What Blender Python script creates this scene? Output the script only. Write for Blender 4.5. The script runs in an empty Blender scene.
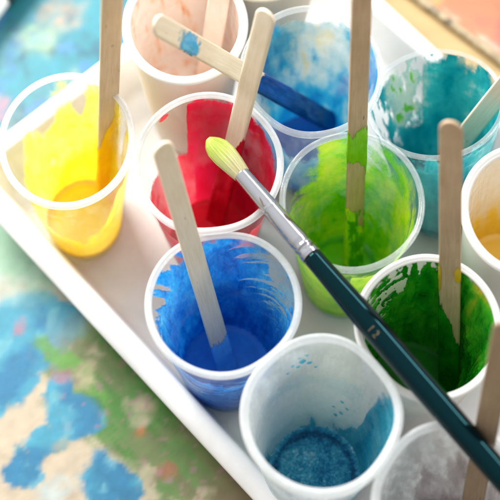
import bpy, bmesh, math, random
from mathutils import Vector, Matrix, noise
random.seed(7)
S = 0.01                      # everything below is written in centimetres
sc = bpy.context.scene
COL = sc.collection
PI = math.pi

# ------------------------------------------------------------------ helpers
def lin(h):
    h = h.lstrip('#'); out = []
    for i in (0, 2, 4):
        c = int(h[i:i+2], 16)/255
        out.append(c/12.92 if c <= .04045 else ((c+.055)/1.055)**2.4)
    return (*out, 1.0)
def link(o, parent=None):
    COL.objects.link(o)
    if parent is not None: o.parent = parent
    return o
def tag(o, label=None, cat=None, group=None, kind=None):
    if label: o['label'] = label
    if cat: o['category'] = cat
    if group: o['group'] = group
    if kind: o['kind'] = kind
    return o
def empty(name, loc):
    o = bpy.data.objects.new(name, None); link(o)
    o.location = Vector(loc)*S; o.empty_display_size = .01
    return o
def mesh(name, verts, faces, mat, parent=None, smooth=True, attrs=None, uvs=None):
    me = bpy.data.meshes.new(name)
    me.from_pydata([Vector(v)*S for v in verts], [], faces)
    me.materials.append(mat)
    if smooth: me.polygons.foreach_set('use_smooth', [True]*len(me.polygons))
    if attrs:
        for k, vals in attrs.items():
            if isinstance(vals[0], (tuple, list)):
                a = me.attributes.new(k, 'FLOAT_COLOR', 'POINT')
                a.data.foreach_set('color', [c for v in vals for c in v])
            else:
                a = me.attributes.new(k, 'FLOAT', 'POINT'); a.data.foreach_set('value', vals)
    me.update()
    o = bpy.data.objects.new(name, me)
    return link(o, parent)
def lathe(profile, sx=1, sy=1, n=96, close=False):
    vs, fs = [], []; m = len(profile)
    for i in range(n):
        a = 2*PI*i/n; c, s = math.cos(a)*sx, math.sin(a)*sy
        for r, z in profile: vs.append((r*c, r*s, z))
    for i in range(n):
        j = (i+1) % n
        for k in range(m if close else m-1):
            l = (k+1) % m
            fs.append((i*m+k, j*m+k, j*m+l, i*m+l))
    return vs, fs
def sm(a, b, x):
    if a == b: return float(x > a)
    t = min(1, max(0, (x-a)/(b-a))); return t*t*(3-2*t)
def table(tab, phi):
    """periodic linear interpolation of (degrees, value) pairs"""
    phi %= 360
    t = sorted(tab); t = [(t[-1][0]-360, t[-1][1])] + t + [(t[0][0]+360, t[0][1])]
    for (a, va), (b, vb) in zip(t, t[1:]):
        if a <= phi <= b: return va + (vb-va)*sm(0, 1, (phi-a)/(b-a))
    return t[0][1]
def fbm(x, y, z, o=4): return noise.fractal(Vector((x, y, z)), 0.9, 2.1, o)
def dphi(a, b): return (a-b+180) % 360-180

# ------------------------------------------------------------------ materials
class NT:
    def __init__(self, name):
        self.m = bpy.data.materials.new(name); self.m.use_nodes = True
        self.t = self.m.node_tree; self.t.nodes.clear()
        self.out = self.n('ShaderNodeOutputMaterial')
    def n(self, typ, **kw):
        nd = self.t.nodes.new(typ)
        for k, v in kw.items():
            if k.startswith('_'): setattr(nd, k[1:], v)
            else: nd.inputs[k.replace('__', ' ')].default_value = v
        return nd
    def l(self, a, b): self.t.links.new(a, b)
    def math(self, op, a, b=None, clamp=False):
        nd = self.t.nodes.new('ShaderNodeMath'); nd.operation = op; nd.use_clamp = clamp
        for i, v in enumerate((a, b)):
            if v is None: continue
            if hasattr(v, 'is_linked'): self.l(v, nd.inputs[i])
            else: nd.inputs[i].default_value = v
        return nd.outputs[0]
    def ramp(self, fac, stops, interp='LINEAR'):
        nd = self.t.nodes.new('ShaderNodeValToRGB'); cr = nd.color_ramp; cr.interpolation = interp
        while len(cr.elements) > 1: cr.elements.remove(cr.elements[-1])
        cr.elements[0].position = stops[0][0]; cr.elements[0].color = stops[0][1]
        for p, c in stops[1:]:
            e = cr.elements.new(p); e.color = c
        self.l(fac, nd.inputs[0]); return nd.outputs[0]
    def noise(self, scale, detail=3, rough=.55, stretch=None, coord='Object', dist=0):
        tc = self.n('ShaderNodeTexCoord'); v = tc.outputs[coord]
        if stretch:
            mp = self.n('ShaderNodeMapping'); mp.inputs['Scale'].default_value = stretch
            self.l(v, mp.inputs['Vector']); v = mp.outputs[0]
        nd = self.n('ShaderNodeTexNoise', Scale=scale, Detail=detail, Roughness=rough, Distortion=dist)
        self.l(v, nd.inputs['Vector']); return nd.outputs['Fac']
    def mix(self, fac, a, b):
        nd = self.t.nodes.new('ShaderNodeMixShader')
        if hasattr(fac, 'is_linked'): self.l(fac, nd.inputs[0])
        else: nd.inputs[0].default_value = fac
        self.l(a, nd.inputs[1]); self.l(b, nd.inputs[2]); return nd.outputs[0]
    def bump(self, h, strength=.3, dist=.001):
        b = self.n('ShaderNodeBump', Strength=strength, Distance=dist); self.l(h, b.inputs['Height']); return b.outputs[0]

def plain(name, col, rough=.5, **kw):
    t = NT(name); p = t.n('ShaderNodeBsdfPrincipled', Roughness=rough); p.inputs['Base Color'].default_value = col
    for k, v in kw.items(): p.inputs[k.replace('__', ' ')].default_value = v
    f = t.noise(900, 3); t.l(t.bump(f, .06, .0004), p.inputs['Normal'])
    t.l(p.outputs[0], t.out.inputs[0]); return t.m

def clear_plastic(name, milky=.08, tint=(.97, .985, .99, 1), body=(.86, .88, .88, 1), rough=.08, scuff=.1):
    """thin-walled drinking-cup plastic: lets light straight through, glossy, faintly milky and scuffed"""
    t = NT(name)
    tr = t.n('ShaderNodeBsdfTransparent'); tr.inputs[0].default_value = tint
    df = t.n('ShaderNodeBsdfDiffuse'); df.inputs[0].default_value = body
    tl = t.n('ShaderNodeBsdfTranslucent'); tl.inputs[0].default_value = body
    milk = t.mix(.5, df.outputs[0], tl.outputs[0])
    nz = t.noise(160, 5, .65, (1, 1, .25))
    fac = t.math('ADD', t.math('MULTIPLY', t.ramp(nz, [(.45, (0, 0, 0, 1)), (.75, (1, 1, 1, 1))]), scuff), milky, True)
    base = t.mix(fac, tr.outputs[0], milk)
    gl = t.n('ShaderNodeBsdfGlossy', Roughness=rough)
    t.l(t.bump(t.noise(220, 3), .05, .0005), gl.inputs['Normal'])
    lw = t.n('ShaderNodeLayerWeight', Blend=.28)
    gf = t.math('ADD', t.math('MULTIPLY', t.math('POWER', lw.outputs['Facing'], 2.5), .13), .025)
    t.l(t.mix(gf, base, gl.outputs[0]), t.out.inputs[0]); return t.m

def white_card(name, col, trans=.2, rough=.45, dirt=None):
    t = NT(name)
    p = t.n('ShaderNodeBsdfPrincipled', Roughness=rough)
    if dirt:
        c = t.ramp(t.noise(90, 6, .7), [(.5, col), (.72, dirt)]); t.l(c, p.inputs['Base Color'])
    else: p.inputs['Base Color'].default_value = col
    tl = t.n('ShaderNodeBsdfTranslucent'); tl.inputs[0].default_value = col
    t.l(t.bump(t.noise(500, 4), .12, .0004), p.inputs['Normal'])
    t.l(t.mix(trans, p.outputs[0], tl.outputs[0]), t.out.inputs[0]); return t.m

def paint(name, stops, rough=.2, trans=.3, alpha=True, soft=.02, edge=.10, escale=260, stretch=(1, 1, 1), opacity=(1, 1),
          bump=.35, bscale=330, bstretch=(1, 1, 1), bdist=.0012, tonenoise=.35, tscale=90, coat=.35, metallic=0, spec=.5):
    """acrylic paint. attribute cov = signed coverage, tone = colour along the ramp (stops)"""
    t = NT(name)
    tone = t.n('ShaderNodeAttribute', _attribute_name='tone').outputs['Fac']
    n1 = t.noise(tscale, 5, .6, bstretch, dist=.4)
    n3 = t.noise(tscale*4.2, 4, .65, bstretch, dist=.8)
    tv = t.math('ADD', tone, t.math('MULTIPLY', t.math('SUBTRACT', n1, .5), tonenoise*2.6))
    tv = t.math('ADD', tv, t.math('MULTIPLY', t.math('SUBTRACT', n3, .5), tonenoise*1.5), True)
    col = t.ramp(tv, stops)
    p = t.n('ShaderNodeBsdfPrincipled', Roughness=rough, Metallic=metallic)
    p.inputs['Coat Weight'].default_value = coat; p.inputs['Coat Roughness'].default_value = .08
    p.inputs['Specular IOR Level'].default_value = spec
    t.l(col, p.inputs['Base Color'])
    bn = t.bump(t.noise(bscale, 4, .6, bstretch, dist=.6), bump, bdist)
    t.l(bn, p.inputs['Normal']); t.l(bn, p.inputs['Coat Normal'])
    tl = t.n('ShaderNodeBsdfTranslucent'); t.l(col, tl.inputs[0])
    sh = t.mix(trans, p.outputs[0], tl.outputs[0])
    if alpha:
        cov = t.n('ShaderNodeAttribute', _attribute_name='cov').outputs['Fac']
        n2 = t.noise(escale, 5, .65, stretch)
        s = t.math('ADD', cov, t.math('MULTIPLY', t.math('SUBTRACT', n2, .5), edge*2))
        mr = t.n('ShaderNodeMapRange', _interpolation_type='SMOOTHSTEP'); t.l(s, mr.inputs['Value'])
        mr.inputs['From Min'].default_value = -soft; mr.inputs['From Max'].default_value = soft
        a = mr.outputs[0]
        if opacity != (1, 1):
            op = t.n('ShaderNodeMapRange'); t.l(t.noise(70, 5, .6, stretch), op.inputs['Value'])
            op.inputs['From Min'].default_value = .35; op.inputs['From Max'].default_value = .65
            op.inputs['To Min'].default_value, op.inputs['To Max'].default_value = opacity
            # paint thickens well inside its outline
            th = t.n('ShaderNodeMapRange'); t.l(cov, th.inputs['Value'])
            th.inputs['From Min'].default_value = .05; th.inputs['From Max'].default_value = .55
            a = t.math('MULTIPLY', a, t.math('MAXIMUM', op.outputs[0], th.outputs[0], True))
        tr = t.n('ShaderNodeBsdfTransparent')
        # a film of paint tints what is seen through it
        sh = t.mix(a, tr.outputs[0], sh)
    t.l(sh, t.out.inputs[0]); return t.m

def wood(name, c1, c2, seed=0):
    t = NT(name)
    oi = t.n('ShaderNodeObjectInfo')
    tc = t.n('ShaderNodeTexCoord')
    add = t.n('ShaderNodeVectorMath', _operation='ADD'); t.l(tc.outputs['Object'], add.inputs[0])
    cb = t.n('ShaderNodeCombineXYZ'); t.l(t.math('MULTIPLY', oi.outputs['Random'], 3), cb.inputs[0]); t.l(oi.outputs['Random'], cb.inputs[1])
    t.l(cb.outputs[0], add.inputs[1])
    mp = t.n('ShaderNodeMapping'); mp.inputs['Scale'].default_value = (.05, 1, 1); t.l(add.outputs[0], mp.inputs[0])
    nz = t.n('ShaderNodeTexNoise', Scale=1500, Detail=6, Roughness=.65); t.l(mp.outputs[0], nz.inputs[0])
    n2 = t.n('ShaderNodeTexNoise', Scale=55, Detail=2); t.l(add.outputs[0], n2.inputs[0])
    f = t.math('ADD', t.math('MULTIPLY', nz.outputs[0], .65), t.math('MULTIPLY', n2.outputs[0], .35))
    c = t.ramp(f, [(.36, c2), (.62, c1)])
    # small dark flecks in the birch
    mp2 = t.n('ShaderNodeMapping'); mp2.inputs['Scale'].default_value = (.25, 1, 1); t.l(add.outputs[0], mp2.inputs[0])
    vo = t.n('ShaderNodeTexNoise', Scale=700, Detail=1); t.l(mp2.outputs[0], vo.inputs[0])
    mx = t.n('ShaderNodeMix', _data_type='RGBA')
    t.l(t.ramp(vo.outputs[0], [(.76, (0, 0, 0, 1)), (.82, (1, 1, 1, 1))]), mx.inputs[0])
    t.l(c, mx.inputs[6]); mx.inputs[7].default_value = tuple(x*.35 for x in c2[:3]) + (1,)
    p = t.n('ShaderNodeBsdfPrincipled', Roughness=.6); t.l(mx.outputs[2], p.inputs['Base Color'])
    t.l(t.bump(nz.outputs[0], .25, .0003), p.inputs['Normal'])
    t.l(p.outputs[0], t.out.inputs[0]); return t.m

def attr_paint(name, rough=.5, bump=.1):
    """dried paint on paper: the artwork's own colours come from the mesh attribute 'art'"""
    t = NT(name); a = t.n('ShaderNodeAttribute', _attribute_name='art')
    p = t.n('ShaderNodeBsdfPrincipled', Roughness=rough); t.l(a.outputs['Color'], p.inputs['Base Color'])
    t.l(t.bump(t.noise(300, 5, .6), bump, .001), p.inputs['Normal'])
    t.l(p.outputs[0], t.out.inputs[0]); return t.m

M = dict(
    clear=clear_plastic('clear_plastic', .015, scuff=.05), veil=clear_plastic('veiled_plastic', .05, scuff=.07),
    rim_clear=clear_plastic('rim_clear', .22, rough=.04, scuff=.1, body=(.93, .95, .95, 1)),
    rim_white=clear_plastic('rim_white', .50, rough=.05, scuff=.14, body=(.93, .94, .94, 1)),
    rim_thin=clear_plastic('rim_thin', .16, rough=.04, scuff=.1),
    milky=clear_plastic('milky_plastic', .30, rough=.2, body=(.88, .91, .91, 1), scuff=.2),
    card=white_card('white_card', (.84, .83, .80, 1), .3), card_cream=white_card('cream_card', (.86, .80, .66, 1)),
    card_peach=white_card('peach_card', (.88, .85, .80, 1), .45), scuffed=white_card('scuffed_card', (.70, .70, .69, 1), .15, .4, (.30, .30, .31, 1)),
    wood=wood('birch', lin('E2CCAA'), lin('D0B48E')), wood_dark=wood('brown_birch', lin('BFA484'), lin('A68A6A')), wood_shaded=wood('shaded_birch', lin('9A8468'), lin('806A52')),  # last birch is a darkened copy: the lower right stick's shade put into its colour
    wood_pale=wood('pale_birch', lin('ECDEC6'), lin('DCC8A8')),
)

# ------------------------------------------------------------------ cups
# soft cups standing close together press each other's rims slightly flat
NEIGH = [(-8.8, 5.75, 3.30, 3.70), (-1.98, 4.5, 3.61, 3.88), (4.82, 2.5, 3.45, 3.72), (-1.23, -2.62, 3.63, 3.72), (3.2, -8.1, 3.66, 3.82),
         (8.18, -3.75, 3.42, 3.66), (-3.23, 12.2, 3.14, 3.45), (3.02, 9.55, 3.56, 3.75), (13.0, 2.0, 3.1, 3.5), (8.85, -12.0, 3.6, 3.7)]
def squeezes(x, y):
    out = []
    me_ = next((n for n in NEIGH if (n[0], n[1]) == (x, y)), None)
    if not me_: return out
    for n in NEIGH:
        if n is me_: continue
        dx, dy = n[0]-x, n[1]-y; d = math.hypot(dx, dy); ux, uy = dx/d, dy/d
        r1 = 1/math.hypot(ux/me_[2], uy/me_[3]); r2 = 1/math.hypot(ux/n[2], uy/n[3])
        o = r1+r2+.03-d
        if o > 0: out.append((math.degrees(math.atan2(dy/me_[3]*me_[2], dx)), o*.3))
    return out
HC = 10.0      # height of a cup
class Cup:
    def __init__(s, name, label, x, y, rx, ry, wall, rim, taper=.62, beadr=.145, ridge=True, tilt=None, h=HC, z=0.05, flare=0):
        s.o = empty(name, (x, y, z)); s.x, s.y, s.z = x, y, z
        tag(s.o, label, 'cup', 'paint cups in the white tray')
        s.rx, s.ry, s.h, s.taper, s.beadr, s.ridge, s.flare = rx, ry, h, taper, beadr, ridge, flare
        if tilt:
            s.o.rotation_mode = 'QUATERNION'; s.o.rotation_quaternion = tilt
        R = rx-beadr; s.sy = ry/rx; th = .045; s.sq = squeezes(x, y)
        def press(v): return [s.press(p) for p in v]
        out, inn = [], []
        N = 40
        for i in range(N+1):
            t = i/N; out.append((s.rad(t, R), t*h))
        b = R*taper
        prof = [(0.001, .22), (b*.82, .20), (b*.88, .02), (b*.96, 0)] + out[1:]
        prof += [(r-th, z) for r, z in reversed(out[2:])] + [(b-.10, .36), (b*.86, .32), (0.001, .34)]
        v, f = lathe(prof, 1, s.sy, 128); mesh('wall', press(v), f, wall, s.o)
        bead = []
        for k in range(18):
            a = 2*PI*k/18; q = beadr*(1+.0*k)
            x_, z_ = math.cos(a)*q*1.05, math.sin(a)*q*.8-.03
            g = math.exp(-((math.degrees(a)-125)/22)**2)          # groove between lip and inner step
            bead.append((R+x_*(1-.30*g)-.05*math.exp(-((math.degrees(a)-165)/20)**2), h+z_*(1-.38*g)))
        v, f = lathe(bead, 1, s.sy, 144, True); mesh('rim', press(v), f, rim, s.o)
        s.R = R; s.th = th
    def press(s, p):
        x, y, z = p; q = max(0, min(1, z/s.h)); a = math.degrees(math.atan2(y/s.sy, x)); r = math.hypot(x, y/s.sy)
        if r < .5 or not s.sq: return p
        k = sum(dep*math.exp(-(dphi(a, p0)/24)**2) for p0, dep in s.sq)*q**1.6
        f = (r-k)/r; return (x*f, y*f, z)
    def rad(s, t, R=None):
        R = R or s.R
        r = R*(s.taper+(1-s.taper)*t)
        if s.ridge: r += .05*sm(.80, .83, t) - .05*sm(.98, 1, t)*0
        if t < .05: r -= (.05-t)*2.2*.5
        return r
    def coat(s, mat, cov, tone=None, thick=.035, lump=.045, outside=False, label=None, tmin=.035, tmax=.985, NP=300, NT_=96):
        tone = tone or (lambda p, t: .5)
        vs, cv, tn = [], [], []
        for i in range(NP):
            phi = 360*i/NP; c, sn = math.cos(math.radians(phi)), math.sin(math.radians(phi))
            for j in range(NT_+1):
                t = tmin+(tmax-tmin)*j/NT_
                k = cov(phi, t); n_ = fbm(c*5, sn*5, t*9)
                d = thick*min(1, max(0, k*4)) + lump*max(0, min(1, k*3))*(max(0, n_)+.1)
                if thick > .015:      # runs drawn down the wall and a swollen bead along the paint's edge
                    run = fbm(c*11, sn*11, t*2.2, 3); d += (lump*.9*max(0, run)+.02*abs(fbm(c*19, sn*19, t*15, 2)))*max(0, min(1, k*5))
                    d += .045*math.exp(-((k-.07)/.06)**2)
                r = s.rad(t) + (.02+d if outside else -s.th-.012-d)
                vs.append(s.press((r*c, r*sn*s.sy, t*s.h))); cv.append(k); tn.append(tone(phi, t))
        fs = []; m = NT_+1
        for i in range(NP):
            j = (i+1) % NP
            for k in range(NT_):
                q = (i*m+k, j*m+k, j*m+k+1, i*m+k+1)
                if max(cv[a] for a in q) > -.14: fs.append(q)
        used = sorted({a for q in fs for a in q}); ix = {a: i for i, a in enumerate(used)}
        o = mesh('paint_coat', [vs[a] for a in used], [tuple(ix[a] for a in q) for q in fs], mat, s.o,
                 attrs={'cov': [cv[a] for a in used], 'tone': [tn[a] for a in used]})
        return o
    def pool(s, mat, t=.09, tone=None, lump=0., n=96, m=28):
        tone = tone or (lambda p, r: .5)
        vs, tn = [], []; fs = []
        R = s.rad(t)-s.th-.015
        for j in range(m+1):
            r = R*max(.004, j/m)
            for i in range(n):
                a = 2*PI*i/n
                z = t*s.h + .10*sm(.86, 1, j/m) + lump*fbm(r*math.cos(a)*2.4, r*math.sin(a)*2.4, 3.1)
                vs.append((r*math.cos(a), r*math.sin(a)*s.sy, z)); tn.append(tone(math.degrees(a), j/m))
        for j in range(m):
            for i in range(n):
                k = (i+1) % n; fs.append((j*n+i, j*n+k, (j+1)*n+k, (j+1)*n+i))
        return mesh('paint_pool', vs, fs, mat, s.o, attrs={'cov': [1.]*len(vs), 'tone': tn})

def gauss(phi, t, p0, t0, sp, st): return math.exp(-(dphi(phi, p0)/sp)**2-((t-t0)/st)**2)
def cyl(phi, t, s=3, st=4, seed=0, o=4):
    a = math.radians(phi); return fbm(math.cos(a)*s+seed, math.sin(a)*s-seed*.7, t*st+seed*1.3, o)
def streak(phi, t, ang, fine, coarse, seed=0):
    """noise drawn out along a direction on the unrolled wall (brushed, scraped paint)"""
    u, v = math.radians(dphi(phi, 90))*2.6, t*9
    a = math.radians(ang); p, q = u*math.cos(a)+v*math.sin(a), -u*math.sin(a)+v*math.cos(a)
    return fbm(p*coarse+seed, q*fine, seed*2.2, 3)

B = dict()
def stops(*hs): return [(i/(len(hs)-1), lin(h)) for i, h in enumerate(hs)]

# -- yellow
c = Cup('plastic_cup', 'clear plastic cup coated inside with bright yellow paint', -8.8, 5.75, 3.30, 3.70, M['clear'], M['rim_white'])
H = [(0, .93), (30, .98), (60, .97), (80, .95), (98, .93), (112, .84), (130, .72), (150, .74), (165, .60), (200, .40), (235, .50), (270, .42), (300, .40), (330, .80)]
def cov(p, t):
    k = table(H, p)-t + .12*cyl(p, t, 2.2, 2.5, 1)
    k -= .30*gauss(p, t, 112, .46, 13, .09)+.45*gauss(p, t, 122, .72, 10, .07) + .5*gauss(p, t, 86, .80, 6, .12) + .45*gauss(p, t, 30, .62, 7, .22) + .4*gauss(p, t, 130, .36, 12, .07)
    return k
c.coat(paint('yellow_film', stops('FFD000', 'FFE828', 'FFF460'), trans=.5, edge=.10, soft=.08, opacity=(.5, 1), tonenoise=.3, stretch=(1, 1, .6)), cov,
       lambda p, t: .35+.5*t+.2*cyl(p, t, 2, 3, 4))
c.pool(paint('yellow_pool', stops('FFC820', 'FFE038', 'FFEC60'), trans=.3, alpha=False, bump=.15, bscale=120), .10, lambda p, r: .55-.5*sm(.72, .9, r))
yellow = c

# -- red
c = Cup('plastic_cup', 'clear plastic cup coated with crimson red paint', -1.98, 4.5, 3.61, 3.88, M['clear'], M['rim_white'])
H = [(0, .80), (25, .93), (60, .97), (90, .97), (108, .96), (116, .56), (150, .60), (180, .68), (215, .72), (270, .62), (320, .70)]
def cov(p, t):
    k = table(H, p)-t + .06*cyl(p, t, 2.5, 2.5, 2)
    k += .5*gauss(p, t, 131, .95, 9, .03) - .12*gauss(p, t, 20, .6, 9, .3)
    return k
c.coat(paint('red_film', stops('C00A22', 'E8183C', 'F4305A'), trans=.45, edge=.05, soft=.02, opacity=(.8, 1), tonenoise=.35, tscale=60, bump=.3, bscale=110, bstretch=(1, 1, .3)), cov,
       lambda p, t: .55-.35*math.exp(-(dphi(p, 10)/45)**2)+.15*cyl(p, t, 2, 2, 9))
c.pool(paint('red_pool', stops('A00818', 'D81838', 'E83050'), trans=.15, alpha=False, rough=.4, coat=.0, spec=.3, bump=.2, bscale=100), .10)
red = c

# -- lime green
c = Cup('plastic_cup', 'clear plastic cup streaked with lime green paint', 4.82, 2.5, 3.45, 3.72, M['clear'], M['rim_clear'], beadr=.13)
H = [(0, .84), (30, .86), (60, .88), (78, .88), (90, .95), (100, 1.04), (116, 1.04), (123, .78), (150, .72), (180, .76), (220, .78), (270, .84), (320, .82)]
def cov(p, t):
    k = table(H, p)-t + .15*streak(p, t, 35, 2.2, .35, 3) + .1*cyl(p, t, 2, 2, 3)
    for (p0, t0, L, a) in ((18, .74, .12, 9), (12, .66, .12, -7), (28, .62, .10, 12)):
        x = dphi(p, p0+(t-t0)*a*6); k += .5*math.exp(-(x/2.2)**2)*sm(L, L*.6, abs(t-t0))
    k -= .08*gauss(p, t, 60, .55, 14, .2)
    return k
c.coat(paint('lime_film', stops('38AC04', '78D80C', 'C4F01C', 'E8F640'), trans=.4, edge=.09, soft=.12, stretch=(1, 1, .5), opacity=(.82, 1), tonenoise=.45, coat=0, rough=.34, spec=.3), cov,
       lambda p, t: .42+.35*math.exp(-(dphi(p, 112)/16)**2)*sm(.4, .9, t)+.35*math.exp(-(dphi(p, 15)/12)**2)*sm(.4, .7, t)+.3*math.exp(-(dphi(p, 270)/80)**2)+.15*cyl(p, t, 3, 3, 6))
c.pool(paint('lime_pool', stops('38A800', '74D80C', 'A8EC24'), trans=.3, alpha=False, bump=.15, bscale=100), .09,
       lambda p, r: .62-.55*math.exp(-((r-.86)/.07)**2))
lime = c

# -- strong blue
c = Cup('plastic_cup', 'white-rimmed clear cup smeared all round with strong blue paint', -1.23, -2.62, 3.63, 3.72, M['clear'], M['rim_white'], beadr=.15, h=9.85)
H = [(0, .86), (30, .92), (60, .95), (90, .98), (120, .97), (138, .92), (150, .86), (165, .82), (180, .80), (230, .74), (270, .70), (310, .74)]
def cov(p, t):
    k = table(H, p)-t + .10*cyl(p, t, 3, 3, 5) + .35*sm(.6, .85, t)*math.exp(-(dphi(p, 155)/26)**2)*streak(p, t, 70, 3.2, .3, 2)
    w = math.exp(-(dphi(p, 42)/30)**2)*sm(.38, .5, t)*sm(.97, .85, t)
    k -= w*(.12+1.15*max(0, streak(p, t, -38, 4.6, .22, 8)+.10))
    w2 = math.exp(-(dphi(p, 270)/70)**2)*sm(.22, .35, t)
    k -= w2*(.0+.6*max(0, streak(p, t, 15, 1.6, .2, 5)))
    return k
c.coat(paint('blue_film', stops('0458B8', '1088E4', '38B0F6', '98E0FC'), trans=.4, edge=.08, soft=.035, opacity=(.9, 1), tonenoise=.5, tscale=120, bump=.9, bscale=230, bstretch=(1, 1, .4), bdist=.002, rough=.16), cov,
       lambda p, t: .36+.22*sm(.4, .9, t)*math.exp(-(dphi(p, 160)/40)**2)+.28*math.exp(-(dphi(p, 30)/35)**2)*sm(.3, .7, t)+.12*cyl(p, t, 4, 4, 1), lump=.09, NP=560, NT_=200)
HB = [(0, .95), (60, .97), (100, .9), (140, .6), (200, .6), (270, .66), (320, .9)]
w = c.coat(paint('blue_wash', stops('3C9CDC', '64B8EC', '9CD4F4'), trans=.45, edge=.12, soft=.10, opacity=(.15, .75), tonenoise=.5, tscale=160, stretch=(1, 1, .35)), lambda p, t: table(HB, p)-t+.2*streak(p, t, -38, 3, .3, 4), thick=.0, NP=240, NT_=90)
w.name = 'paint_wash'; w.scale = (1.003, 1.003, 1)
c.pool(paint('blue_pool', stops('0C70CC', '188CE4', '30A8F4'), trans=.15, alpha=False, rough=.4, coat=.0, spec=.3, bump=.2, bscale=90), .10)
blue = c

# -- milky cup, metallic teal
c = Cup('plastic_cup', 'milky white cup with a pool of metallic teal paint', 3.2, -8.1, 3.66, 3.82, M['milky'], M['rim_white'], beadr=.185, taper=.67, h=10.3)
H = [(0, .86), (14, .92), (26, .78), (38, .25), (60, .06), (90, .05), (150, .07), (175, .13), (200, .15), (270, .15), (330, .7)]
def cov(p, t):
    k = table(H, p)-t + .16*cyl(p, t, 3, 3, 7)
    for (p0, t0, r) in ((104, .80, .016), (98, .77, .012), (108, .76, .010), (113, .79, .008), (100, .84, .008), (92, .72, .008), (118, .74, .007), (106, .83, .006), (62, .42, .012), (70, .33, .01), (60, .30, .014), (55, .38, .012), (66, .25, .014)):
        d = math.hypot(dphi(p, p0)/57*3/10, t-t0); k = max(k, (r-d)*14)
    return k
c.coat(paint('teal_film', stops('0E86AC', '34B8D6', '8CE0EE'), trans=.45, edge=.10, soft=.08, opacity=(.8, 1), tonenoise=.3, metallic=.1), cov,
       lambda p, t: .55-.35*math.exp(-(dphi(p, 22)/12)**2), thick=.02, NP=420, NT_=130)
# a pale bluish wash left by an earlier, higher fill
H2 = [(0, .70), (60, .66), (90, .64), (120, .66), (150, .68), (180, .6), (270, .5)]
def cov2(p, t): return table(H2, p)-t+.05*cyl(p, t, 2, 2, 3)
w = c.coat(paint('pale_wash', stops('98C4D0', 'B4D8E0', 'C4E0E6'), trans=.4, edge=.04, soft=.05, opacity=(.10, .5), tonenoise=.3), cov2, thick=.0, NP=300, NT_=110)
w.name = 'paint_wash'
w.scale = (.994, .994, 1)
c.pool(paint('metallic_pool', stops('066494', '1E98C8', '58C8E8', 'E8FAFE'), trans=0, alpha=False, bump=1.0, bscale=620, bdist=.003, metallic=.25, rough=.2, coat=.7, tonenoise=.48, tscale=330), .055,
       lambda p, r: .50+.3*fbm(r*2*math.cos(math.radians(p)), r*2*math.sin(math.radians(p)), 7)-.55*math.exp(-((r-.84)/.06)**2)+.15*sm(.9, 1, r), lump=.06)
milk = c

# -- dark green in a paper cup
c = Cup('paper_cup', 'white paper cup splashed inside with dark green paint', 8.18, -3.75, 3.42, 3.66, M['card'], M['card'], ridge=False, beadr=.16, taper=.68, h=9.7)
H = [(0, .97), (30, .99), (55, .97), (75, .93), (88, .97), (98, .93), (108, .64), (130, .52), (150, .50), (180, .58), (230, .6), (270, .6), (320, .8)]
def cov(p, t):
    k = table(H, p)-t + .09*cyl(p, t, 4, 4, 9)
    sp = streak(p, t, -28, 3.4, 1.1, 4)
    k = max(k, sm(98, 112, p % 360)*sm(188, 165, p % 360)*sm(.95, .72, t)*(1.0*sp+.55*cyl(p, t, 8, 9, 12, 3)-.03-.45*max(0, t-.72)))
    k += .3*math.exp(-(dphi(p, 98)/16)**2)*cyl(p, t, 9, 9, 2)
    d = math.hypot(dphi(p, 128)/57*3/10, t-.955); k = max(k, (.018-d)*12)
    return k
def tone(p, t):
    return .30+.45*math.exp(-(dphi(p, 40)/16)**2)*sm(.5, .9, t)*(.6+cyl(p, t, 5, 3, 2))+.5*math.exp(-(dphi(p, 30)/14)**2)*sm(.9, .97, t)+.22*cyl(p, t, 4, 5, 1)
c.coat(paint('green_film', stops('08660E', '189C1C', '54C42C', 'B0D034', 'F0D43C'), trans=.1, edge=.06, soft=.015, tonenoise=.2, bump=.5, bscale=180, bstretch=(1, 1, .5), bdist=.0015, rough=.15), cov, tone, lump=.12, thick=.05, NP=420, NT_=140)
c.pool(paint('green_pool', stops('0A560C', '128012', '209420'), trans=0, alpha=False, bump=.25, bscale=90, rough=.5, coat=0, spec=.25), .12)
green = c

# -- peach in a paper cup
c = Cup('paper_cup', 'white paper cup coated with pale peach paint', -3.23, 12.2, 3.14, 3.45, M['card_peach'], M['card'], ridge=False, beadr=.2, taper=.7)
c.coat(paint('peach_film', stops('FCF0E8', 'FCE8DC', 'F8D0B4', 'EE9C60'), trans=.25, alpha=False, bump=.4, bscale=120, tonenoise=.5, tscale=110), lambda p, t: 1,
       lambda p, t: .10+.9*max(0, cyl(p, t, 5, 5, 5)-.12))
c.pool(paint('peach_pool', stops('FCEEE4', 'FAE6D8', 'F8CCB0', 'EC9858'), trans=0, alpha=False, bump=.5, bscale=160, tonenoise=.35, tscale=180), .34, lambda p, r: .12+1.3*max(0, fbm(r*2.2*math.cos(math.radians(p)), r*3.4*math.sin(math.radians(p)), 4.4)-.12))
peach = c

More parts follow.
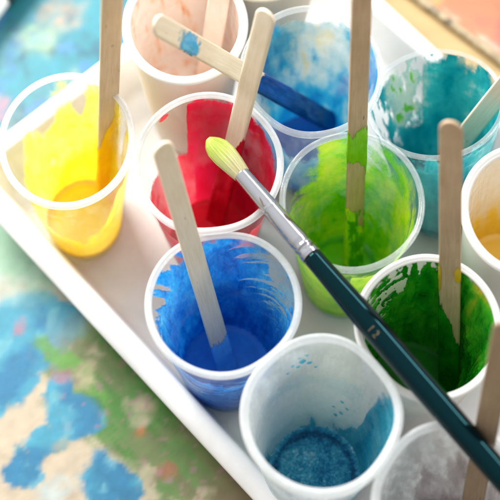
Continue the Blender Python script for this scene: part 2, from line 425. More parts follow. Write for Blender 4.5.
# -- sky blue
c = Cup('plastic_cup', 'clear plastic cup washed with sky blue and yellow smudges', 3.02, 9.55, 3.56, 3.75, M['veil'], M['rim_clear'])
H = [(0, .95), (40, .98), (90, .96), (150, .95), (180, .85), (270, .62), (320, .8)]
def cov(p, t):
    k = table(H, p)-t+.1*cyl(p, t, 3, 3, 4)
    return k - .3*gauss(p, t, 88, .97, 20, .05)
def tone(p, t):
    k = .30+.42*cyl(p, t, 2.4, 3.4, 14)
    k += .55*gauss(p, t, 95, .62, 17, .2)*(.6+1.2*cyl(p, t, 4, 5, 3)) + .45*gauss(p, t, 72, .82, 14, .14)
    k -= .38*math.exp(-(dphi(p, 140)/22)**2)*sm(.35, .6, t) + .45*math.exp(-(dphi(p, 10)/14)**2) + .4*sm(.28, .1, t)
    return min(1, max(0, k))
c.coat(paint('sky_film', stops('1490D8', '3CC4F0', 'B8ECF6', 'DCF6F8', 'F0F4D0', 'FCF0A0'), trans=.5, edge=.06, soft=.05, opacity=(.75, 1), tonenoise=.12, bump=.3), cov, tone)
c.pool(paint('sky_pool', stops('0A50A4', '1470C8', '3498E0'), trans=0, alpha=False, rough=.4, coat=.0, spec=.3, bump=.3), .10)
sky = c

# -- teal, leaning back
q = Matrix.Rotation(math.radians(-15), 4, Vector((1, .62, 0)).normalized()).to_quaternion()
c = Cup('plastic_cup', 'clear cup with thin rim thickly coated in teal paint, tipped backwards', 10.35, 6.35, 3.42, 3.62, M['clear'], M['rim_thin'], beadr=.12, tilt=q, h=8.8, z=.6)
H = [(0, .99), (30, 1.0), (60, .99), (85, .97), (98, .88), (108, .55), (140, .50), (170, .55), (200, .70), (240, .86), (270, .9), (320, .93)]
def cov(p, t):
    k = table(H, p)-t+.12*cyl(p, t, 3, 3, 6)
    k = max(k, .35*cyl(p, t, 5, 5, 8)+.3*math.exp(-(dphi(p, 128)/22)**2)*sm(.5, .6, t)*sm(.97, .85, t)-.06)
    return k
def tone(p, t):
    k = .32+.25*cyl(p, t, 2, 2.5, 3)+.1*t
    if t > .45: m_ = math.exp(-(dphi(p, 125)/28)**2)*sm(.45, .65, t); k = k*(1-m_)+m_*(.74+.9*max(0, cyl(p, t, 8, 8, 5)-.16))
    return k
c.coat(paint('teal_thick', stops('005868', '008A98', '30B0B4', 'C8DCCC', '64BC3C'), trans=.35, edge=.06, soft=.05, tonenoise=.16, bump=.35, bscale=110), cov, tone)
c.pool(paint('teal_pool', stops('00505C', '007C88', '149098'), trans=0, alpha=False, rough=.4, coat=.0, spec=.3, bump=.2), .10)
teal = c

# -- orange in a paper cup
c = Cup('paper_cup', 'white paper cup with cream walls and orange paint at the bottom', 13.0, 2.0, 3.1, 3.5, M['card'], M['card'], ridge=False, beadr=.19, taper=.68)
c.coat(paint('orange_film', stops('FCF6EC', 'FAEED8', 'FFE694', 'FFDC4C', 'FFCE30'), trans=.1, alpha=False, bump=.3, bscale=120, tonenoise=.22, tscale=100), lambda p, t: 1,
       lambda p, t: .05+.75*sm(.72, .35, t+.25*cyl(p, t, 3, 3, 2)))
c.pool(paint('orange_pool', stops('FFCC44', 'FFDC60', 'FFE888'), trans=0, alpha=False, bump=.3), .2)
orange = c

# -- scuffed grey-white cup at the corner
c = Cup('plastic_cup', 'milky cup with grey paint scuffs under the brush handle', 8.85, -12.0, 3.6, 3.7, M['milky'], M['rim_white'], beadr=.185, taper=.68)
def cov(p, t): return .05+.3*streak(p, t, 70, 3.5, .8, 6)+.15*cyl(p, t, 9, 9, 3)
c.coat(paint('grey_scuff', stops('A09C9E', 'B8B4B4', 'CCC6C4', 'D8D2CE'), trans=.2, edge=.3, soft=.25, opacity=(.3, .7), tonenoise=.4, stretch=(1, 1, .25), escale=500), cov, lambda p, t: .6, thick=.01, NP=160, NT_=60)
def cov(p, t): return table([(0, .92), (50, .95), (70, .9), (100, .7), (120, .2), (180, .1), (300, .3)], p)-t+.3*streak(p, t, 80, 3, .4, 2)-.25
k = c.coat(paint('pink_streaks', stops('A8868A', 'C8A8A8', 'E0CCC8'), trans=.2, edge=.2, soft=.08, tonenoise=.4, stretch=(1, 1, .15), opacity=(.5, 1)), cov, thick=.01, NP=160, NT_=60, outside=True)
k.name = 'paint_streaks'
c.pool(paint('grey_pool', stops('807C7C', 'A09C9C'), trans=0, alpha=False), .1)
grey = c

# -- cream cup behind the others
c = Cup('paper_cup', 'cream paper cup at the far side behind the sky blue cup', .6, 17.0, 3.3, 3.5, M['card_cream'], M['card_cream'], ridge=False, beadr=.18, taper=.7)
c.coat(paint('cream_film', stops('F8E4B0', 'F4D88C', 'F0C870'), trans=.1, alpha=False), lambda p, t: 1, NP=120, NT_=40)
c.pool(paint('cream_pool', stops('F8DC90', 'F0C860'), trans=0, alpha=False), .2)

# ------------------------------------------------------------------ craft sticks
def section(w, th, nw=8):
    """rounded rectangle, width w (y), thickness th (z)"""
    r = min(th*.42, w*.3); pts = []
    hw, hz = w/2, th/2
    for i in range(nw+1): pts.append((-hw+r+(2*hw-2*r)*i/nw, hz))
    for a in (60, 30, 0): pts.append((hw-r+r*math.cos(math.radians(a)), hz-r+r*math.sin(math.radians(a))))
    for a in (0, -30, -60): pts.append((hw-r+r*math.cos(math.radians(a)), -hz+r+r*math.sin(math.radians(a))))
    for i in range(nw+1): pts.append((hw-r-(2*hw-2*r)*i/nw, -hz))
    for a in (-120, -150, 180): pts.append((-hw+r+r*math.cos(math.radians(a)), -hz+r+r*math.sin(math.radians(a))))
    for a in (180, 150, 120): pts.append((-hw+r+r*math.cos(math.radians(a)), hz-r+r*math.sin(math.radians(a))))
    return pts
STN = 170
def stick_geom(L, W, T, extra=0.):
    vs, fs, info = [], [], []
    ss = []
    for i in range(STN+1):
        s = i/STN; ss.append(L*s)
    # denser ends
    ss = sorted(set([round(x, 4) for x in ss] + [L*0+W*.5*(1-math.cos(k*PI/24)) for k in range(12)] + [L-W*.5*(1-math.cos(k*PI/24)) for k in range(12)]))
    m = None
    for x in ss:
        e = min(x, L-x); rr = W*.5
        w = W if e >= rr else W*math.sqrt(max(.0016, 1-((rr-e)/rr)**2))
        tt = T*(1 if e > .12 else .55+.45*math.sqrt(max(0, 1-((.12-e)/.12)**2)))
        w *= 1+.012*fbm(x*.35, L, 0, 2)
        bow = .0
        sec = section(w+2*extra, tt+2*extra); m = len(sec)
        for (y, z) in sec: vs.append((x, y, z+bow)); info.append((x, y, z))
    n = len(ss)
    for i in range(n-1):
        for k in range(m):
            l = (k+1) % m; fs.append((i*m+k, i*m+l, (i+1)*m+l, (i+1)*m+k))
    fs.append(tuple(range(m-1, -1, -1))); fs.append(tuple((n-1)*m+k for k in range(m)))
    return vs, fs, info
CAM = Vector((0, -29.79, 78.5))
def stick(label, A, Bp, L, wood_m, roll=0, W=1.05, T=.21, coat=None, group='wooden craft sticks stirring the paints'):
    """a flat birch stick standing in a cup: A is its foot, Bp the point where it leans on the rim"""
    A, Bp = Vector(A), Vector(Bp); d = (Bp-A).normalized()
    n0 = (CAM-Bp); n0 -= d*n0.dot(d); n0.normalize()
    n0 = Matrix.Rotation(math.radians(roll), 3, d) @ n0
    y = n0.cross(d)
    mtx = Matrix((d, y, n0)).transposed().to_4x4(); mtx.translation = A*S
    v, f, _ = stick_geom(L, W, T)
    o = mesh('craft_stick', v, f, wood_m); o.matrix_world = mtx
    tag(o, label, 'craft stick', group)
    for (mat, cf, tf) in (coat or []):
        v, f, info = stick_geom(L, W, T, .022)
        cv = [cf(*i) for i in info]; tn = [tf(*i) for i in info]
        f = [q for q in f if max(cv[a] for a in q) > -.12]
        used = sorted({a for q in f for a in q}); ix = {a: i for i, a in enumerate(used)}
        v2 = []
        for a in used:
            p = Vector(v[a]); k = min(1, max(0, cv[a]*3))
            p.z += (.06*k*(1+.8*fbm(p.x*1.4, p.y*3, 0))) * (1 if p.z > 0 else -1); v2.append(p)
        mesh('paint_coat', v2, [tuple(ix[a] for a in q) for q in f], mat, o, attrs={'cov': [cv[a] for a in used], 'tone': [tn[a] for a in used]})
    return o
def upto(h, tilt=0, amp=.5, seed=0, pk=0):
    return lambda x, y, z: (h + tilt*y + pk*math.cos(y*5) + amp*fbm(x*.5+seed, y*1.6, z*2+seed, 3) - x)*.25
T5 = lambda x, y, z: .5+.3*fbm(x*.8, y*2, z)
def blob(x0, y0, rx, ry, seed=0, top=True):
    return lambda x, y, z: (1-math.hypot((x-x0)/rx, (y-y0)/ry)+.5*fbm(x*1.3+seed, y*2.5, 0, 3))*.3 if (z > 0) == top else -1
def pm(nm, *h, **k):
    kw = dict(trans=.05, edge=.16, soft=.035, bump=.6, bscale=260, bstretch=(.3, 1, 1), stretch=(.12, 1, 1), escale=900, tonenoise=.4); kw.update(k)
    return paint(nm, stops(*h), **kw)

LB = 'wooden craft sticks stirring the paints'
stick('pale birch stick standing in the yellow paint', (-7.78, 7.60, .6), (-6.85, 8.15, 10.25), 18.6, M['wood'], 24,
      coat=[(pm('stick_yellow', 'F5B000', 'FFC800', 'FFDC20'), upto(6.6, -4.2, 1.0, 1), T5)])
stick('tall brown stick half dipped in lime green, reaching out of the picture top', (5.42, 2.9, .6), (5.14, 5.78, 10.25), 19.4, M['wood_dark'], 34,
      coat=[(pm('stick_lime', '1C6A00', '3E9C08', '78BE10', 'D8E020', edge=.08), upto(4.6, 0, 2.0, 5), lambda x, y, z: .30+.5*sm(.02, .12, fbm(x*.7, y*3, 1))+.1*y),
            (pm('stick_band', '5CA808', '74BC10', '8CCC18'), lambda x, y, z: min(10.55-x+.5*fbm(0, y*2, 2), x-8.25-.9*y+.7*fbm(x*.3, y*2.4, 5))*.3, T5)])
stick('grey brown stick with its round end up, standing in the dark green paint', (10.13, -4.05, .9), (9.27, -.78, 10.25), 18.9, M['wood_dark'], -16,
      coat=[(pm('stick_green', '063C08', '0A6410', '1C8418', rough=.15), upto(5.8, 3.4, .8, 3), T5),
            (pm('stick_ochre', 'C89A10', 'D8B428'), blob(9.3, -.42, .5, .2, 2), T5), (pm('stick_ochre', 'C89A10', 'B8A428'), blob(8.9, .5, .9, .12, 4), T5)])
stick('pale stick leaning right out of the red cup, its lower half red', (-1.93, 5.5, .7), (-.36, 7.3, 10.25), 16.9, M['wood_pale'], -26,
      coat=[(pm('stick_red', '8A0016', 'B40A24', 'D02840', rough=.2), upto(6.0, -3.2, 1.0, 2), T5)])
stick('pale stick tilted across the blue cup with a blue tip', (-1.08, -2.95, .6), (-2.74, .10, 10.25), 17.1, M['wood_pale'], 22,
      coat=[(pm('stick_blue', '4CA8F0', '60B8F4', '80C8F8'), upto(3.1, -.3, .35, 4), T5)])
stick('brown shaded stick in the scuffed grey cup at the lower right', (10.39, -12.4, .6), (10.38, -9.2, 10.25), 18.2, M['wood_shaded'], -14)
stick('long stick lying across the peach cup, dipped in the sky blue cup', (4.55, 11.1, 1.6), (-.20, 9.24, 10.25), 18.6, M['wood_pale'], 16,
      coat=[(pm('stick_deep_blue', '04285C', '063C88', '0A509C'), upto(8.6, .9, .7, 6), T5),
            (pm('stick_sky', '1E86BC', '40A8D4', '88CCE4', soft=.10, edge=.34, escale=800, stretch=(.5, .25, 1)), blob(15.6, .1, .75, .5, 1), T5)])
stick('pale stick coated in peach paint, standing in the peach cup', (-2.52, 12.12, 2.8), (-1.45, 14.2, 10.25), 13, M['wood_pale'], 0,
      coat=[(pm('stick_peach', 'F8DCC8', 'FAE6D8'), lambda x, y, z: .5, T5)])
stick('cream stick slanting up to the right out of the teal cup', (9.75, 7.9, 1.6), (12.2, 8.35, 10.1), 15, M['wood_pale'], 10,
      coat=[(pm('stick_teal', '006470', '0A7C84', '88B878'), upto(2.2, 1.8, 1.6, 3), T5)])

# ------------------------------------------------------------------ paint brush resting on the rims
BA, BB = Vector((-1.91, 5.52, 10.72)), Vector((10.89, -10.99, 10.74))
bd = (BB-BA).normalized(); bn = (CAM-BA); bn -= bd*bn.dot(bd); bn.normalize(); by = bn.cross(bd)
bm_ = Matrix((bd, by, bn)).transposed().to_4x4(); bm_.translation = BA*S
brush = empty('paint_brush', BA); brush.matrix_world = bm_
tag(brush, 'long dark teal paint brush with silver ferrule and lime bristles lying over the cups', 'paint brush')
def xlathe(pr, n=48):
    vs, fs = [], []
    for (x, r) in pr:
        for i in range(n):
            a = 2*PI*i/n; vs.append((x, r*math.cos(a), r*math.sin(a)))
    m = len(pr)
    for k in range(m-1):
        for i in range(n):
            j = (i+1) % n; fs.append((k*n+i, k*n+j, (k+1)*n+j, (k+1)*n+i))
    fs.append(tuple(range(n-1, -1, -1))); fs.append(tuple((m-1)*n+i for i in range(n)))
    return vs, fs
FX0, FX1 = 2.45, 7.75     # ferrule span along the brush
pr = [(FX0, .37), (FX0+.02, .392)]
for i in range(41):
    x = FX0+.05+(FX1-FX0-.1)*i/40; r = .395+.10*(i/40)
    for c0 in (FX1-.75, FX1-.40):
        r -= .045*math.exp(-((x-c0)/.085)**2); r += .02*math.exp(-((x-c0-.17)/.07)**2)
    if abs(x-(FX0+2.3)) < .06: r += .012
    pr.append((x, r))
pr += [(FX1, .50), (FX1+.02, .47)]
pr2 = []
for (a, ra), (b_, rb) in zip(pr, pr[1:]):
    for k in range(3): pr2.append((a+(b_-a)*k/3, ra+(rb-ra)*k/3))
t = NT('polished_ferrule')
p = t.n('ShaderNodeBsdfPrincipled', Metallic=1.0, Roughness=.16); p.inputs['Base Color'].default_value = (.40, .40, .42, 1)
cr = t.ramp(t.noise(240, 5, .7), [(.5, (.07, .07, .07, 1)), (.78, (.24, .24, .24, 1))]); t.l(cr, p.inputs['Roughness'])
t.l(t.bump(t.noise(160, 4), .08, .0006), p.inputs['Normal']); t.l(p.outputs[0], t.out.inputs[0])
v, f = xlathe(pr2, 64); mesh('ferrule', v, f, t.m, brush)
def hr(x):
    s = x-FX1
    return .47+.115*sm(0, 4.5, s)-.08*sm(8, 22, s)
HL = 21.5
pr = [(FX1-.02, .3)]+[(FX1-.02+HL*i/90, hr(FX1+HL*i/90)) for i in range(91)]+[(FX1+HL+.1, .25), (FX1+HL+.2, .05)]
t = NT('teal_lacquer')
p = t.n('ShaderNodeBsdfPrincipled', Roughness=.1); p.inputs['Specular IOR Level'].default_value = .45
c_ = t.ramp(t.noise(120, 4, .6, (.1, 1, 1)), [(.3, lin('01060A')), (.7, lin('020A10'))]); t.l(c_, p.inputs['Base Color'])
p.inputs['Coat Weight'].default_value = 0; p.inputs['Coat Roughness'].default_value = .12
p.inputs['Specular Tint'].default_value = lin('5CC4D0')
rr = t.ramp(t.noise(200, 5, .7, (.4, 1, 1)), [(.45, (.07, .07, .07, 1)), (.8, (.13, .13, .13, 1))]); t.l(rr, p.inputs['Roughness'])
t.l(t.bump(t.noise(90, 3, .5, (.3, 1, 1)), .05, .0008), p.inputs['Normal']); t.l(p.outputs[0], t.out.inputs[0])
v, f = xlathe(pr, 64); handle = mesh('handle', v, f, t.m, brush)
# worn gold size number stamped on the handle, wrapped round it
fc = bpy.data.curves.new('size_number', 'FONT'); fc.body = '12'; fc.size = 1.0; fc.space_character = 1.3; fc.resolution_u = 5
fo = bpy.data.objects.new('size_number', fc); COL.objects.link(fo)
dg = bpy.context.evaluated_depsgraph_get(); me = bpy.data.meshes.new_from_object(fo.evaluated_get(dg))
bpy.data.objects.remove(fo)
bm2 = bmesh.new(); bm2.from_mesh(me); bmesh.ops.triangulate(bm2, faces=bm2.faces[:])
bmesh.ops.subdivide_edges(bm2, edges=[e for e in bm2.edges if e.calc_length() > .08], cuts=2, use_grid_fill=False)
NX = 12.2
for vv in bm2.verts:
    x, y = vv.co.x*.52, vv.co.y*.52
    px = NX + x; r = hr(px)+.006
    ang = math.radians(118) - y/r
    vv.co = Vector((px, math.cos(ang)*r, math.sin(ang)*r))*S
bm2.to_mesh(me); bm2.free()
t = NT('worn_gold'); p = t.n('ShaderNodeBsdfPrincipled', Roughness=.5, Metallic=.4); p.inputs['Base Color'].default_value = lin('6C5E46')
tr = t.n('ShaderNodeBsdfTransparent')
t.l(t.mix(t.ramp(t.noise(520, 3, .6), [(.56, (0, 0, 0, 1)), (.68, (1, 1, 1, 1))]), p.outputs[0], tr.outputs[0]), t.out.inputs[0])
me.materials.clear(); me.materials.append(t.m)
link(bpy.data.objects.new('size_number', me), handle)

# bristles: a filbert tuft, lopsided tip, laid down as a core plus many single hairs
def tuft(s, side):
    """half width of the tuft (side -1 = lower left in the photo, +1 = upper right); s 0 at the ferrule, 1 at the tip"""
    tab_l = [(0, .36), (.25, .45), (.5, .54), (.72, .56), (.88, .47), (1, .22)]
    tab_r = [(0, .36), (.25, .45), (.5, .50), (.72, .45), (.88, .28), (1, .03)]
    tb = tab_l if side < 0 else tab_r
    for (a, va), (b_, vb) in zip(tb, tb[1:]):
        if a <= s <= b_: return va+(vb-va)*(s-a)/(b_-a)
    return tb[-1][1]
def tuft_pt(s, u, w):
    """u -1..1 across, w -1..1 through the thickness"""
    hl, hr_ = tuft(s, -1), tuft(s, 1)
    mid, hw = (hr_-hl)/2, (hr_+hl)/2
    th = .34*(1-.15*s)*math.sqrt(max(0.02, 1-s**2.6*.97))
    return Vector((FX0+.04-2.52*s, -(mid+hw*u)*-1, th*w))
vs, fs = [], []; NS, NA = 50, 72
for k in range(NS+1):
    s = k/NS
    for i in range(NA):
        a = 2*PI*i/NA; g = 1+.05*noise.noise(Vector((math.cos(a)*7, math.sin(a)*7, s*.8)))*sm(0, .3, s)
        vs.append(tuft_pt(s, math.cos(a)*.95*g, math.sin(a)*.95*g))
for k in range(NS):
    for i in range(NA):
        j = (i+1) % NA; fs.append((k*NA+i, (k+1)*NA+i, (k+1)*NA+j, k*NA+j))
fs.append(tuple((NS)*NA+i for i in range(NA)))
for h in range(620):
    a = random.uniform(0, 2*PI); q_ = random.uniform(.9, 1.04) if h < 570 else random.uniform(1.03, 1.16); s1 = min(1.03, random.uniform(.72, 1.03))
    r0 = random.uniform(.007, .013); base = len(vs); NN = 14; wob = random.uniform(-.05, .05)
    for k in range(NN+1):
        s = s1*k/NN; P_ = tuft_pt(min(s, 1), math.cos(a+wob*s)*q_, math.sin(a+wob*s)*q_)
        rr_ = r0*(1-.75*max(0, (k-NN*.6)/(NN*.4)))
        for e in range(4):
            b_ = PI/2*e; vs.append(P_+Vector((0, math.cos(b_)*rr_, math.sin(b_)*rr_)))
    for k in range(NN):
        for e in range(4):
            g = (e+1) % 4; fs.append((base+k*4+e, base+(k+1)*4+e, base+(k+1)*4+g, base+k*4+g))
t = NT('painted_bristles')
tc = t.n('ShaderNodeTexCoord'); sx = t.n('ShaderNodeSeparateXYZ'); t.l(tc.outputs['Object'], sx.inputs[0])
mr = t.n('ShaderNodeMapRange'); t.l(sx.outputs[0], mr.inputs[0]); mr.inputs[1].default_value = 0; mr.inputs[2].default_value = .025
fz = t.math('ADD', mr.outputs[0], t.math('MULTIPLY', t.math('SUBTRACT', t.noise(1500, 4, .65, (.05, 1, 1)), .5), 1.3), True)
cc = t.ramp(fz, [(0, lin('C8DA54')), (.4, lin('D6E278')), (.7, lin('DAD8A0')), (1, lin('D8CEA4'))])
p = t.n('ShaderNodeBsdfPrincipled', Roughness=.45); t.l(cc, p.inputs['Base Color'])
tl = t.n('ShaderNodeBsdfTranslucent'); t.l(cc, tl.inputs[0])
t.l(t.bump(t.noise(1500, 3, .6, (.05, 1, 1)), .5, .0005), p.inputs['Normal'])
t.l(t.mix(.25, p.outputs[0], tl.outputs[0]), t.out.inputs[0])
mesh('bristles', vs, fs, t.m, brush)

# ------------------------------------------------------------------ tray
TA = math.radians(-48)
U = Vector((math.cos(TA), math.sin(TA), 0)); V = Vector((-U.y, U.x, 0))
def rrect(u0, u1, v0, v1, r, n=10):
    pts = []
    for (cu, cv_, a0) in ((u1-r, v1-r, 0), (u0+r, v1-r, 90), (u0+r, v0+r, 180), (u1-r, v0+r, 270)):
        for i in range(n+1):
            a = math.radians(a0+90*i/n); pts.append((cu+r*math.cos(a), cv_+r*math.sin(a)))
    return pts
# outer lip: u -16.4 .. 22, v -6.45 .. 18.0
prof = [(-1.75, -.22), (-1.25, -.2), (-1.05, -.05), (-.52, 1.9), (-.30, 2.02), (-.12, 1.86), (0, 1.88), (.02, 2.02), (-.05, 2.22), (-.28, 2.46), (-.62, 2.66), (-.95, 2.72), (-1.12, 2.66), (-1.22, 2.45), (-1.75, .35), (-1.95, .08), (-2.3, 0)]
vs, fs = [], []; rings = []
for (off, z) in prof:
    ring = rrect(-16.4-off, 22+off, -6.45-off, 18.0+off, 2.6+off, 12); rings.append(len(ring))
    for (u, v_) in ring:
        w = U*u+V*v_; vs.append((w.x, w.y, z))
m = rings[0]
for k in range(len(prof)-1):
    for i in range(m):
        j = (i+1) % m; fs.append((k*m+i, k*m+j, (k+1)*m+j, (k+1)*m+i))
fs.append(tuple((len(prof)-1)*m+i for i in range(m))); fs.append(tuple(reversed(range(m))))
t = NT('tray_plastic'); p = t.n('ShaderNodeBsdfPrincipled', Roughness=.38)
cc = t.ramp(t.noise(30, 5, .6), [(.3, (.68, .67, .645, 1)), (.65, (.81, .80, .79, 1))]); t.l(cc, p.inputs['Base Color'])
p.inputs['Subsurface Weight'].default_value = .0
t.l(t.bump(t.noise(420, 4), .06, .0005), p.inputs['Normal']); t.l(p.outputs[0], t.out.inputs[0])
tray = mesh('paint_tray', vs, fs, t.m); tag(tray, 'shallow white plastic tray with wide rolled lip carrying all the cups', 'tray')

# ------------------------------------------------------------------ table and painted papers
t = NT('tan_table'); p = t.n('ShaderNodeBsdfPrincipled', Roughness=.55)
cc = t.ramp(t.noise(60, 6, .6, (.15, 1, 1)), [(.3, lin('9C8456')), (.7, lin('B29868'))]); t.l(cc, p.inputs['Base Color']); t.l(p.outputs[0], t.out.inputs[0])
tb = mesh('table', [(-150, -120, -.34), (150, -120, -.34), (150, 200, -.34), (-150, 200, -.34)], [(0, 1, 2, 3)], t.m, smooth=False); tag(tb, kind='structure')

def sheet(name, x0, x1, y0, y1, step, z, fcol, mat, rot=0, thick=.05, org=(0, 0)):
    nx, ny = int((x1-x0)/step), int((y1-y0)/step); vs, cs, fs = [], [], []
    for j in range(ny+1):
        for i in range(nx+1):
            x, y = x0+(x1-x0)*i/nx, y0+(y1-y0)*j/ny
            c_, h = fcol(x, y); vs.append((x, y, z+h)); cs.append((c_[0]*.56, c_[1]*.56, c_[2]*.56, 1.))
    for j in range(ny):
        for i in range(nx):
            a = j*(nx+1)+i; fs.append((a, a+1, a+nx+2, a+nx+1))
    # thin edge all round
    edge = [i for i in range(nx+1)] + [j*(nx+1)+nx for j in range(1, ny+1)] + [ny*(nx+1)+i for i in range(nx-1, -1, -1)] + [j*(nx+1) for j in range(ny-1, 0, -1)]
    b0 = len(vs)
    for e in edge: vs.append((vs[e][0], vs[e][1], z-thick)); cs.append((.75, .72, .66, 1.))
    n = len(edge)
    for i in range(n):
        j = (i+1) % n; fs.append((edge[j], edge[i], b0+i, b0+j))
    fs.append(tuple(b0+i for i in range(n-1, -1, -1)))
    return mesh(name, vs, fs, mat, attrs={'art': cs})
def lerp(a, b_, t): return tuple(x+(y-x)*t for x, y in zip(a, b_))
cBase, cBlue, cBlue2, cTeal, cDeep = lin('E2CEB0'), lin('48ACC8'), lin('2888B4'), lin('2090A0'), lin('0E687C')
cGreen, cOlive, cPink, cMint, cBrown, cWhite, cOr = lin('5C9840'), lin('7A8A50'), lin('C88CA0'), lin('A4D4B4'), lin('9A7660'), lin('CCE0D0'), lin('E07030')
def n2(x, y, s, seed=0, o=4): return fbm(x*s+seed, y*s-seed, seed*.37, o)
BLUES = [(-11.7, -.2, 2.3, 2.3), (-10.1, .2, 1.4, 1.2), (-12.8, -2.7, 1.7, 1.7), (-13.6, -4.2, 1.0, 1.2), (-9.1, -4.9, 1.5, 1.4), (-9.9, -3.6, .8, 1.3), (-10.3, -6.3, 1.1, .95), (-11.4, -7.6, 1.0, 1.1), (-7.4, -8.4, 1.15, 1.7), (-6.1, -8.8, .7, .9)]
DOTS = [(-12.2, .0, .45, cPink), (-10.0, -2.5, .6, cPink), (-9.7, -6.5, .6, lin('B8B490')), (-5.7, -4.6, .75, lin('E2CEB0')), (-8.6, -2.6, .8, lin('DCC8A4')), (-14.3, -3.0, .4, cPink), (-14.1, 13.2, .8, cPink), (-11.9, 17.6, 1.15, lin('A4C49C')), (-9.9, 14.6, .7, lin('98BCB0')), (-10.8, 19.2, 1.3, lin('B8A48C')), (-8.8, 1.0, .5, lin('88AC60')), (-5.6, -5.5, .42, cOr), (-4.2, -8.0, .5, lin('B86C50')), (-10.2, -9.0, .8, lin('D4E4E0')), (-9.3, -8.4, .7, lin('D4E4E0'))]
def art(x, y):
    wx, wy = x+.5*n2(x, y, .6, 3)+.12*n2(x, y, 2.6, 1, 2), y+.5*n2(x, y, .6, 9)+.12*n2(x, y, 2.6, 6, 2)
    col = cBase; h = 0
    # green brushed area running beside the tray
    s_ = (x*U.x+y*U.y); q_ = (x*V.x+y*V.y)          # along / across the tray edge
    gr = sm(-10.6, -9.4, q_+.9*n2(s_*.35, q_*1.2, 1, 4))*sm(-7.5, -4.5, s_)
    brush_ = fbm(s_*.35, q_*3.2, 2, 4)
    g = lerp(lerp(cGreen, cOlive, sm(-.1, .5, n2(x, y, .35, 7))), lin('4A8A2C'), sm(0, .5, brush_))
    g = lerp(g, cBrown, .75*sm(-1.5, 4.5, s_+q_*.3+2.2*brush_))
    g = lerp(g, cBase, .6*sm(.25, .6, n2(x, y, .5, 21)))
    col = lerp(col, g, gr)
    # fluid blue puddles
    b_ = max(1-math.hypot((wx-cx)/rx, (wy-cy)/ry) for cx, cy, rx, ry in BLUES)
    f_ = sm(-.10, .16, b_)*(1-.85*gr*sm(-9.2, -8.0, q_))
    bl = lerp(cBlue, cBlue2, sm(-.2, .5, n2(x, y, .45, 2)-.05*(y+2))); bl = lerp(bl, lin('8CD4DC'), .5*sm(.1, .5, n2(x, y*.6, .9, 14)))
    col = lerp(col, bl, f_); h += .006*f_
    # pale green wash above them
    mint = sm(1.2, 3.0, y+.8*n2(x, y, .4, 5))*sm(12.5, 8.5, y)
    col = lerp(col, lerp(cMint, cWhite, sm(-.2, .4, n2(x, y, .3, 8))), mint*.92)
    # teal field at the top
    tl_ = sm(9.0, 12.5, y+.7*n2(x, y, .4, 6))
    k_ = n2(x*.7+y*.7, (y-x)*.45, .5, 11)
    tcol = lerp(lerp(cTeal, cDeep, sm(0, .5, k_)), lin('58A8B4'), .8*sm(.05, .5, n2(x, y, .4, 15)))
    tcol = lerp(tcol, lin('3C8AB8'), sm(.2, .5, n2(x, y, .55, 33)))
    col = lerp(col, tcol, tl_)
    # a thick green brush mark crossing the puddles
    d = abs((wx+10.2)*.62+(wy+1.4)*.78)
    dd = sm(.55, .25, d)*sm(-11.4, -10.6, wx)*sm(-6.6, -7.6, wx)
    col = lerp(col, lin('6CB040'), .85*dd); h += .006*dd
    for (cx, cy, r, c_) in DOTS:
        e = .8*(.75+.6*n2(x, y, 1.6, 19, 2))*sm(1.3, .5, math.hypot(wx-cx, wy-cy)/r); col = lerp(col, c_, e); h += .006*e
    m_ = n2(x, y, 1.4, 27, 3); col = tuple(v*(1+.17*m_) for v in col)
    sp = n2(x, y, 2.3, 44, 2)
    col = lerp(col, lerp(cBrown, cPink, sm(-.2, .2, n2(x, y, .4, 61))), .45*sm(.36, .52, sp)*gr)
    return tuple(max(0, min(1, v)) for v in col), h
A1 = attr_paint('artwork_paint')
ps = sheet('painted_paper', -34, 2, -26, 42, .17, -.30, art, A1)
tag(ps, 'large sheet painted in teal, pale green and blue puddles under the tray', 'painting')

# orange painting on a worn board at the upper right, its edge parallel to the table edge line
def art2(x, y):
    q_ = .72*x+.70*y
    k_ = n2(x+.3*y, y, .22, 40)
    c_ = lerp(lin('F0702C'), lin('DC3C28'), sm(-.25, .3, k_)); c_ = lerp(c_, lin('F4A04C'), .8*sm(.1, .5, n2(x, y-x*.5, .25, 51)))
    c_ = lerp(c_, lin('D8A848'), .8*sm(.15, .5, n2(x, y, .2, 77)))
    return c_, .0
bo = empty('painted_board', (9.35, 20.35, -.34)); bo.rotation_euler = (0, 0, math.radians(-42.5))
tag(bo, 'orange and red painting on a thick grey board at the upper right', 'painting')
def art2l(x, y):
    c_, h = art2(x+9, y+20)
    e = min(x, 38-x, y)
    c_ = lerp(lin('F4D8B8'), c_, sm(.0, .45, y+.3*n2(x, y, .8, 5)))
    return c_, h
sh = sheet('paint_surface', -6, 40, .1, 30, .22, .62, art2l, attr_paint('board_paint', .3), thick=.02); sh.parent = bo
t = NT('board_core'); p = t.n('ShaderNodeBsdfPrincipled', Roughness=.8)
cc = t.ramp(t.noise(120, 5, .7, (1, .3, 1)), [(.42, lin('9A8A70')), (.5, lin('B4A688')), (.62, lin('6E6454'))]); t.l(cc, p.inputs['Base Color']); t.l(p.outputs[0], t.out.inputs[0])
vs, fs = [], []
NB = 120
for i in range(NB+1):
    x = -6.2+46.4*i/NB
    for (y, z) in ((-.02, .004), (-.14+.08*fbm(x*1.5, 0, 0), .06), (-.22+.10*fbm(x*2, 1, 0), .3), (-.10+.10*fbm(x*2.3, 2, 0), .52), (.05, .585), (30.2, .585), (30.2, .004)): vs.append((x, y, z))
for i in range(NB):
    for k in range(7):
        l = (k+1) % 7; fs.append((i*7+k, i*7+l, (i+1)*7+l, (i+1)*7+k))
fs.append(tuple(range(7))); fs.append(tuple(NB*7+k for k in range(6, -1, -1)))
mesh('board', vs, fs, t.m, bo)

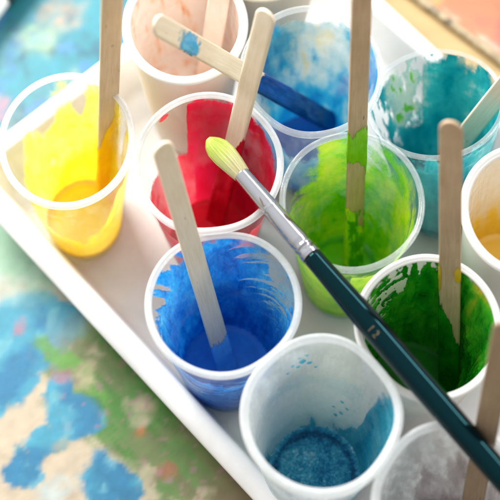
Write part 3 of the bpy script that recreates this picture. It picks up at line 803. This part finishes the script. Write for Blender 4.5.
# white barrelled marker with dark grip lying on the painting, upper left
mk = empty('marker_pen', (-14.1, 19.9, .62)); mk.rotation_euler = (0, 0, math.radians(60))
tag(mk, 'white and black marker pen lying on the teal painted paper', 'marker pen')
def pen(name, x0, x1, r, mat):
    v, f = xlathe([(x0, r*.8), (x0+.06, r), (x1-.06, r), (x1, r*.8)], 40); return mesh(name, v, f, mat, mk)
pen('barrel', -12, -.2, .62, plain('white_barrel', (.8, .8, .79, 1), .3)); pen('cap', -.2, 5.5, .70, plain('black_cap', (.03, .03, .035, 1), .35))

# ------------------------------------------------------------------ light
w = bpy.data.worlds.new('World'); sc.world = w; w.use_nodes = True
nt = w.node_tree; bg = nt.nodes['Background']
tc = nt.nodes.new('ShaderNodeTexCoord'); vm = nt.nodes.new('ShaderNodeVectorMath'); vm.operation = 'DOT_PRODUCT'
nt.links.new(tc.outputs['Generated'], vm.inputs[0]); vm.inputs[1].default_value = Vector((-.55, .62, .56)).normalized()
rp = nt.nodes.new('ShaderNodeValToRGB'); nt.links.new(vm.outputs['Value'], rp.inputs[0])
rp.color_ramp.elements[0].position = -0.3; rp.color_ramp.elements[0].color = (.46, .455, .45, 1)
rp.color_ramp.elements[0].position = 0.0
e_ = rp.color_ramp.elements.new(.35); e_.color = (.66, .655, .65, 1)
e_ = rp.color_ramp.elements.new(.62); e_.color = (.86, .86, .86, 1)
rp.color_ramp.elements[1].position = .95; rp.color_ramp.elements[1].color = (1.3, 1.32, 1.35, 1)
nt.links.new(rp.outputs[0], bg.inputs[0]); bg.inputs[1].default_value = 1.0
def area(name, loc, target, size, sy, power, col):
    l = bpy.data.lights.new(name, 'AREA'); l.shape = 'RECTANGLE'; l.size, l.size_y = size*S, sy*S; l.energy = power; l.color = col
    o = bpy.data.objects.new(name, l); link(o); o.location = Vector(loc)*S
    o.rotation_euler = (Vector(target)-Vector(loc)).to_track_quat('-Z', 'Y').to_euler(); return o
area('window_light', (-43, 55, 40), (-2, 3, 6), 40, 40, 13.5, (1, .985, .96))
area('side_window_light', (33, 37, 54), (5, -4, 10), 56, 11, 2.8, (.97, .99, 1))

# ------------------------------------------------------------------ camera
cam = bpy.data.cameras.new('camera'); co = bpy.data.objects.new('camera', cam); link(co)
co.location = CAM*S; co.rotation_euler = (math.radians(23.5), 0, 0)
cam.sensor_width = 36; cam.lens = 115.2; cam.clip_start = .02; cam.clip_end = 20
cam.dof.use_dof = True; cam.dof.focus_distance = .772; cam.dof.aperture_fstop = 5.8
sc.camera = co
sc.view_settings.view_transform = 'Standard'; sc.view_settings.look = 'None'
sc.view_settings.exposure = .2; sc.view_settings.gamma = 1
sc.render.engine = 'CYCLES'
sc.cycles.use_adaptive_sampling = True; sc.cycles.adaptive_threshold = .025
sc.cycles.max_bounces = 8; sc.cycles.transparent_max_bounces = 40; sc.cycles.diffuse_bounces = 4; sc.cycles.glossy_bounces = 4
sc.cycles.caustics_reflective = False; sc.cycles.caustics_refractive = False
sc.cycles.use_denoising = True
